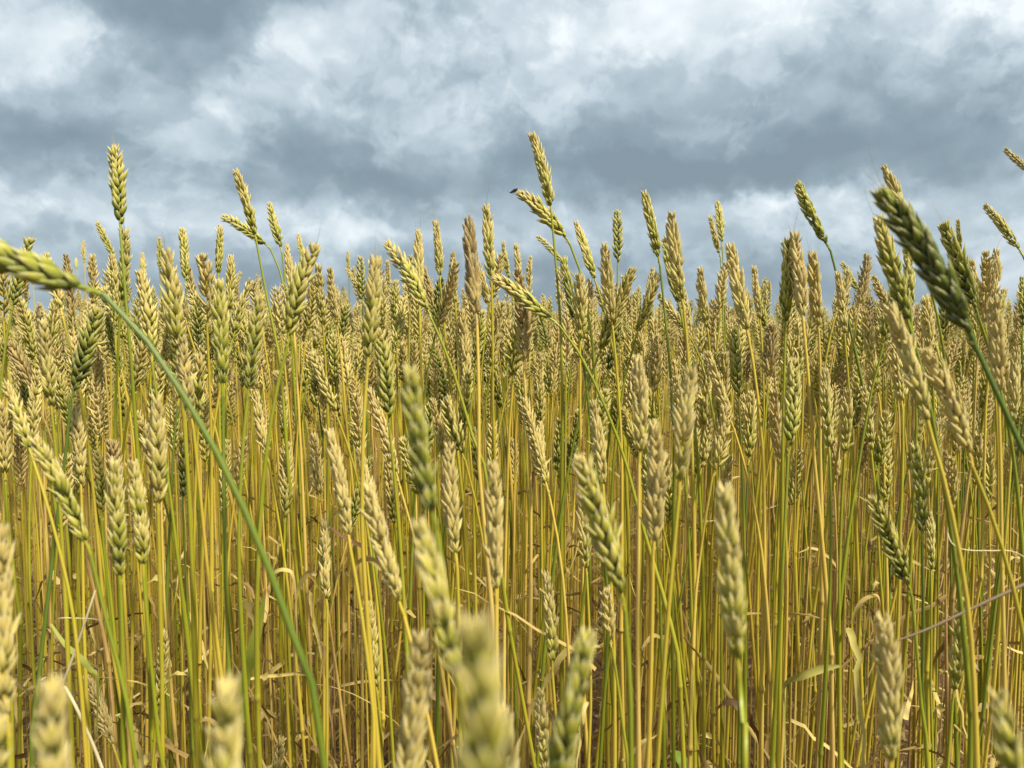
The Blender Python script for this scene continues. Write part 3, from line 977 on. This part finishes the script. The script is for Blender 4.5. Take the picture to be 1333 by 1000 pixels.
def field_mass():
    r = np.random.default_rng(77)
    acc = Acc()
    v1, v2 = mass_variants((4, 4), 14, 300), mass_variants((3, 3), 10, 400)
    for (d0, d1, dens, vs, sides, rings) in ((.98, 1.7, 440, v1, 5, 8), (1.7, 3.2, 360, v1, 4, 6), (3.2, 8, 90, v2, 3, 4), (8, 30, 9, v2, 3, 3)):
        n = int(dens * .75 * (d1 ** 2 - d0 ** 2))
        dd = np.sqrt(r.uniform(d0 ** 2, d1 ** 2, n))
        xx = r.uniform(-.75, .75, n) * dd
        for d, x in zip(dd, xx):
            V, F, A, L = vs[r.integers(len(vs))]
            top = CAM_Z + float(np.clip(r.normal(-.02 if d < 1.4 else -.004 if d < 2.4 else -.02, .062), -.2, r.uniform(.025, .085) * d))
            top = min(top, CAM_Z + .12)
            a, az = abs(r.normal(0, .16)), r.uniform(0, 6.283)
            T = np.array([math.sin(a) * math.cos(az), math.sin(a) * math.sin(az), math.cos(a)])
            tw = r.uniform(0, 6.283)
            X0 = norm(np.cross(T, [math.sin(tw), math.cos(tw), .01]))
            Y0 = np.cross(T, X0)
            B = np.array([x, d, top]) - T * L
            ripe = float(np.clip(r.normal(.60, .20), .12, .97))
            k = 1.0 if d < 8 else 1.15
            W = B + (V @ np.stack([X0, Y0, T])) * k
            acc.put(W, F, 0, ripe=ripe, **A)
            foot = np.array([B[0] - T[0] * r.uniform(.05, .3), B[1] - T[1] * .2, -.01])
            zlow = foot if d < 8 else B * .6 + foot * .4
            P = bezier(B, B - T * .14, foot + np.array([0, 0, B[2] * .45]), zlow, rings)
            rr = .0018 * r.uniform(.75, 1.25)
            tube(acc, P, np.linspace(.6, 1.0, rings) * rr, sides, 1, u=np.linspace(1, 0, rings), tint=r.random(),
                 ripe=float(np.clip(.34 + .5 * ripe + r.normal(0, .22), .1, 1.05)))
    o = acc.build('wheat_crop', [MAT['ear_mass'], MAT['stem_mass']])
    tag(o, 'dense golden mass of wheat stalks filling the field behind the front rows', 'wheat crop', kind='stuff')


field_mass()


def straw_litter():
    """withered blades and broken straw caught low between the stems"""
    r = np.random.default_rng(21)
    acc = Acc()
    for k in range(6500):
        d = math.sqrt(r.uniform(.7 ** 2, 3.0 ** 2))
        x = r.uniform(-.75, .75) * d
        z = .02 + .68 * r.random() ** 1.5
        a, L = r.uniform(0, 6.283), r.uniform(.05, .2)
        up = r.normal(-.2, .7)
        t = np.linspace(0, 1, 8)
        dirv = norm(np.array([math.cos(a), math.sin(a), up]))
        P = np.array([x, d, z]) + dirv * (t * L)[:, None] + np.array([0, 0, -1.0]) * (t ** 2 * L * r.uniform(0, .7))[:, None] + r.normal(0, .0012, (8, 3))
        P[:, 2] = np.maximum(P[:, 2], .004)
        tw = t * r.uniform(-4, 4) + r.uniform(0, 6)
        s0 = norm(np.cross(dirv, [0, 0, 1.0]) + 1e-3)
        s1 = np.cross(dirv, s0)
        side = s0 * np.cos(tw)[:, None] + s1 * np.sin(tw)[:, None]
        ripe = r.choice([.6, .72, .85, .95, 1.0], p=[.16, .22, .24, .2, .18])
        ribbon(acc, P, r.uniform(.0009, .0034) * np.sqrt(np.clip(1 - t, .03, 1)), side, tint=r.random(), ripe=float(ripe))
    o = acc.build('straw_litter', MAT['leaf_mass'])
    tag(o, 'withered brown leaf blades and broken straw caught between the stems', 'dead leaves', kind='stuff')


straw_litter()


# ------------------------------------------------------------------ single odd things
def path_thing(name, label, cat, pts, d, rad, mat, sides=7, per=8, ripe=None):
    P = spline([at(x, y, d + dz) for x, y, dz in pts], per)
    base = P[-1].copy()
    acc = Acc()
    rr = np.interp(np.linspace(0, 1, len(P)), np.linspace(0, 1, len(rad)), rad)
    tube(acc, P - base, rr, sides, tint=.3)
    o = acc.build(name, mat)
    o.location = Vector(base)
    if ripe is not None:
        o['ripe'] = ripe
    return tag(o, label, cat)


def leaf_thing(name, label, cat, pts, d, width, ripe, roll=0.0, per=7):
    P = spline([at(x, y, d + dz) for x, y, dz in pts], per)
    base = P[-1].copy()
    n = len(P)
    T = norm(np.gradient(P, axis=0))
    V = norm(EYE - P.mean(0))
    S = norm(np.cross(T, V))
    Q = np.cross(S, T)
    tw = np.linspace(0, roll, n) + .35
    side = S * np.cos(tw)[:, None] + Q * np.sin(tw)[:, None]
    acc = Acc()
    ribbon(acc, P - base, np.interp(np.linspace(0, 1, n), np.linspace(0, 1, len(width)), width), side, tint=.5)
    o = acc.build(name, MAT['leaf'])
    o.location = Vector(base)
    o['ripe'] = ripe
    return tag(o, label, cat)


path_thing('dead_twig', 'thin grey brown dead twig slanting across the lower stems', 'twig', [(1500, 690, .02), (1400, 728, .01), (1333, 761, 0), (1270, 790, 0), (1210, 818, 0), (1168, 834, 0)], .55,
           [.0016, .0014, .0012, .0010, .0006], MAT['twig'])
path_thing('broken_straw', 'pale broken straw bent sharply over, leaning between low stems', 'straw', [(124, 769, 0), (104, 830, 0), (84, 885, .005), (81, 892, .01), (88, 900, .01), (108, 940, .01), (134, 1004, .02), (170, 1120, .03)], .62,
           [.0008, .0011, .0013, .0013, .0015], MAT['pale'])
path_thing('straw_thread', 'hair thin pale fibre curling across the stems beneath the plaited ear', 'fibre', [(1232, 690, .01), (1240, 708, 0), (1258, 716, 0), (1290, 717, 0), (1318, 718, .01), (1345, 732, .02)], .6,
           [.0003, .0004, .0004, .0003], MAT['pale'], 5)
path_thing('straw_tendril', 'hair thin pale fibre arched sideways near the broken straw', 'fibre', [(68, 812, .01), (78, 805, 0), (100, 805, 0), (122, 806, 0), (136, 809, .01)], .62, [.0002, .0004, .0004, .0002], MAT['pale'], 5)
leaf_thing('leaf_blade', 'broad green leaf blade with a straw tip, upright among the stems', 'leaf', [(345, 776, 0), (338, 806, 0), (328, 850, 0), (318, 890, .01), (312, 960, .02), (310, 1060, .03)], .7, [.0006, .004, .0066, .006, .003, .002], .28, .5)
leaf_thing('leaf_blade', 'short yellow green leaf blade pointing sideways against brown stems', 'leaf', [(1093, 867, 0), (1070, 871, 0), (1045, 880, 0), (1022, 892, .01), (1021, 930, .02), (1024, 1040, .03)], .75, [.0012, .0042, .0044, .002, .0012, .001], .42, .6)
leaf_thing('leaf_blade', 'dry cream leaf curled over like a hook beside the upright cream olive ear', 'leaf', [(412, 748, 0), (403, 746, 0), (393, 757, 0), (386, 780, .005), (384, 830, .01), (384, 930, .02)], .68, [.0015, .0035, .004, .0032, .0022, .001], .62, 1.6)
leaf_thing('leaf_blade', 'dry pale leaf arched over thinly toward the bowed stem', 'leaf', [(350, 760, 0), (358, 745, 0), (372, 742, 0), (382, 752, 0), (386, 800, .01), (388, 900, .02)], .7, [.0006, .0018, .0026, .0026, .002, .001], .6, 1.2)
leaf_thing('leaf_blade', 'dry curled leaf with a brown end behind the long leaning tan ear', 'leaf', [(496, 742, .0), (486, 730, 0), (474, 728, 0), (464, 740, 0), (462, 790, .01), (462, 900, .02)], .6, [.001, .003, .0036, .003, .002, .001], .66, 1.5)
leaf_thing('leaf_blade', 'folded dry brown leaf hanging over among stems above the twig', 'leaf', [(1108, 812, 0), (1120, 785, 0), (1140, 775, 0), (1146, 790, 0), (1142, 830, .01), (1140, 960, .02)], .8, [.001, .003, .004, .0034, .002, .001], .78, 2.0)
leaf_thing('leaf_blade', 'green leaf blade bent over behind the broken straw', 'leaf', [(66, 812, .02), (84, 838, .01), (104, 856, 0), (118, 872, 0), (127, 886, 0), (126, 960, .02)], .7, [.001, .0022, .0032, .003, .002, .001], .34, .7)
leaf_thing('leaf_blade', 'small grey green weed leaf near the soil at the bottom', 'leaf', [(872, 978, 0), (884, 986, 0), (892, 1002, 0), (896, 1060, .01)], .9, [.002, .007, .008, .002], .16, .4)


def beetle():
    d = .915
    P = at(669, 249, d - .008)
    fw = norm(-RGT * .9 - UPV * .45)
    up = norm(UPV - (UPV @ fw) * fw)
    sd = np.cross(fw, up)
    root = bpy.data.objects.new('beetle', None)
    C.objects.link(root)
    root.empty_display_size = .01
    root.location = Vector(P)
    k_ = 1.25
    fw, sd, up = fw * k_, sd * k_, up * k_
    root.matrix_world = Matrix(((fw[0], sd[0], up[0], P[0]), (fw[1], sd[1], up[1], P[1]), (fw[2], sd[2], up[2], P[2]), (0, 0, 0, 1)))
    acc = Acc()
    t = np.linspace(0, 1, 16)
    Pb = np.stack([-.0042 + .0084 * t, 0 * t, .0003 * np.sin(t * 3)], 1)
    tube(acc, Pb, np.interp(t, [0, .08, .3, .55, .62, .72, .78, .88, .96, 1], [.0001, .0009, .0016, .0015, .0011, .0013, .0008, .0010, .0006, .0001]), 12)
    body = acc.build('body', MAT['shell'], root)
    for s in (1, -1):
        acc = Acc()
        t = np.linspace(0, 1, 9)
        Pw = np.stack([.0008 - .0058 * t, s * (.0006 + .0007 * np.sin(t * 2.6)), .0014 - .0006 * t], 1)
        ribbon(acc, Pw, .0009 * np.sin(.25 + t * 2.8), np.repeat([[0, 1.0, .3 * -s]], 9, 0), fold=.3)
        acc.build('wing', MAT['wing'], root)
        acc = Acc()
        tube(acc, np.array([[.0038, s * .0004, .0004], [.0048, s * .001, .0016], [.0052, s * .0018, .0034]]), [.00018, .00014, .00008], 5)
        acc.build('antenna', MAT['awn'], root)
        for k in (-.0012, .0004, .0018):
            acc = Acc()
            tube(acc, np.array([[k, s * .0009, -.0004], [k + .0003, s * .0022, .0003], [k - .0004, s * .0030, -.0018], [k - .0009, s * .0034, -.0022]]), [.00022, .0002, .00014, .0001], 5)
            acc.build('leg', MAT['shell'], root)
    tag(root, 'small dark beetle perched on the tip of the drooping ear against the sky', 'beetle')


beetle()
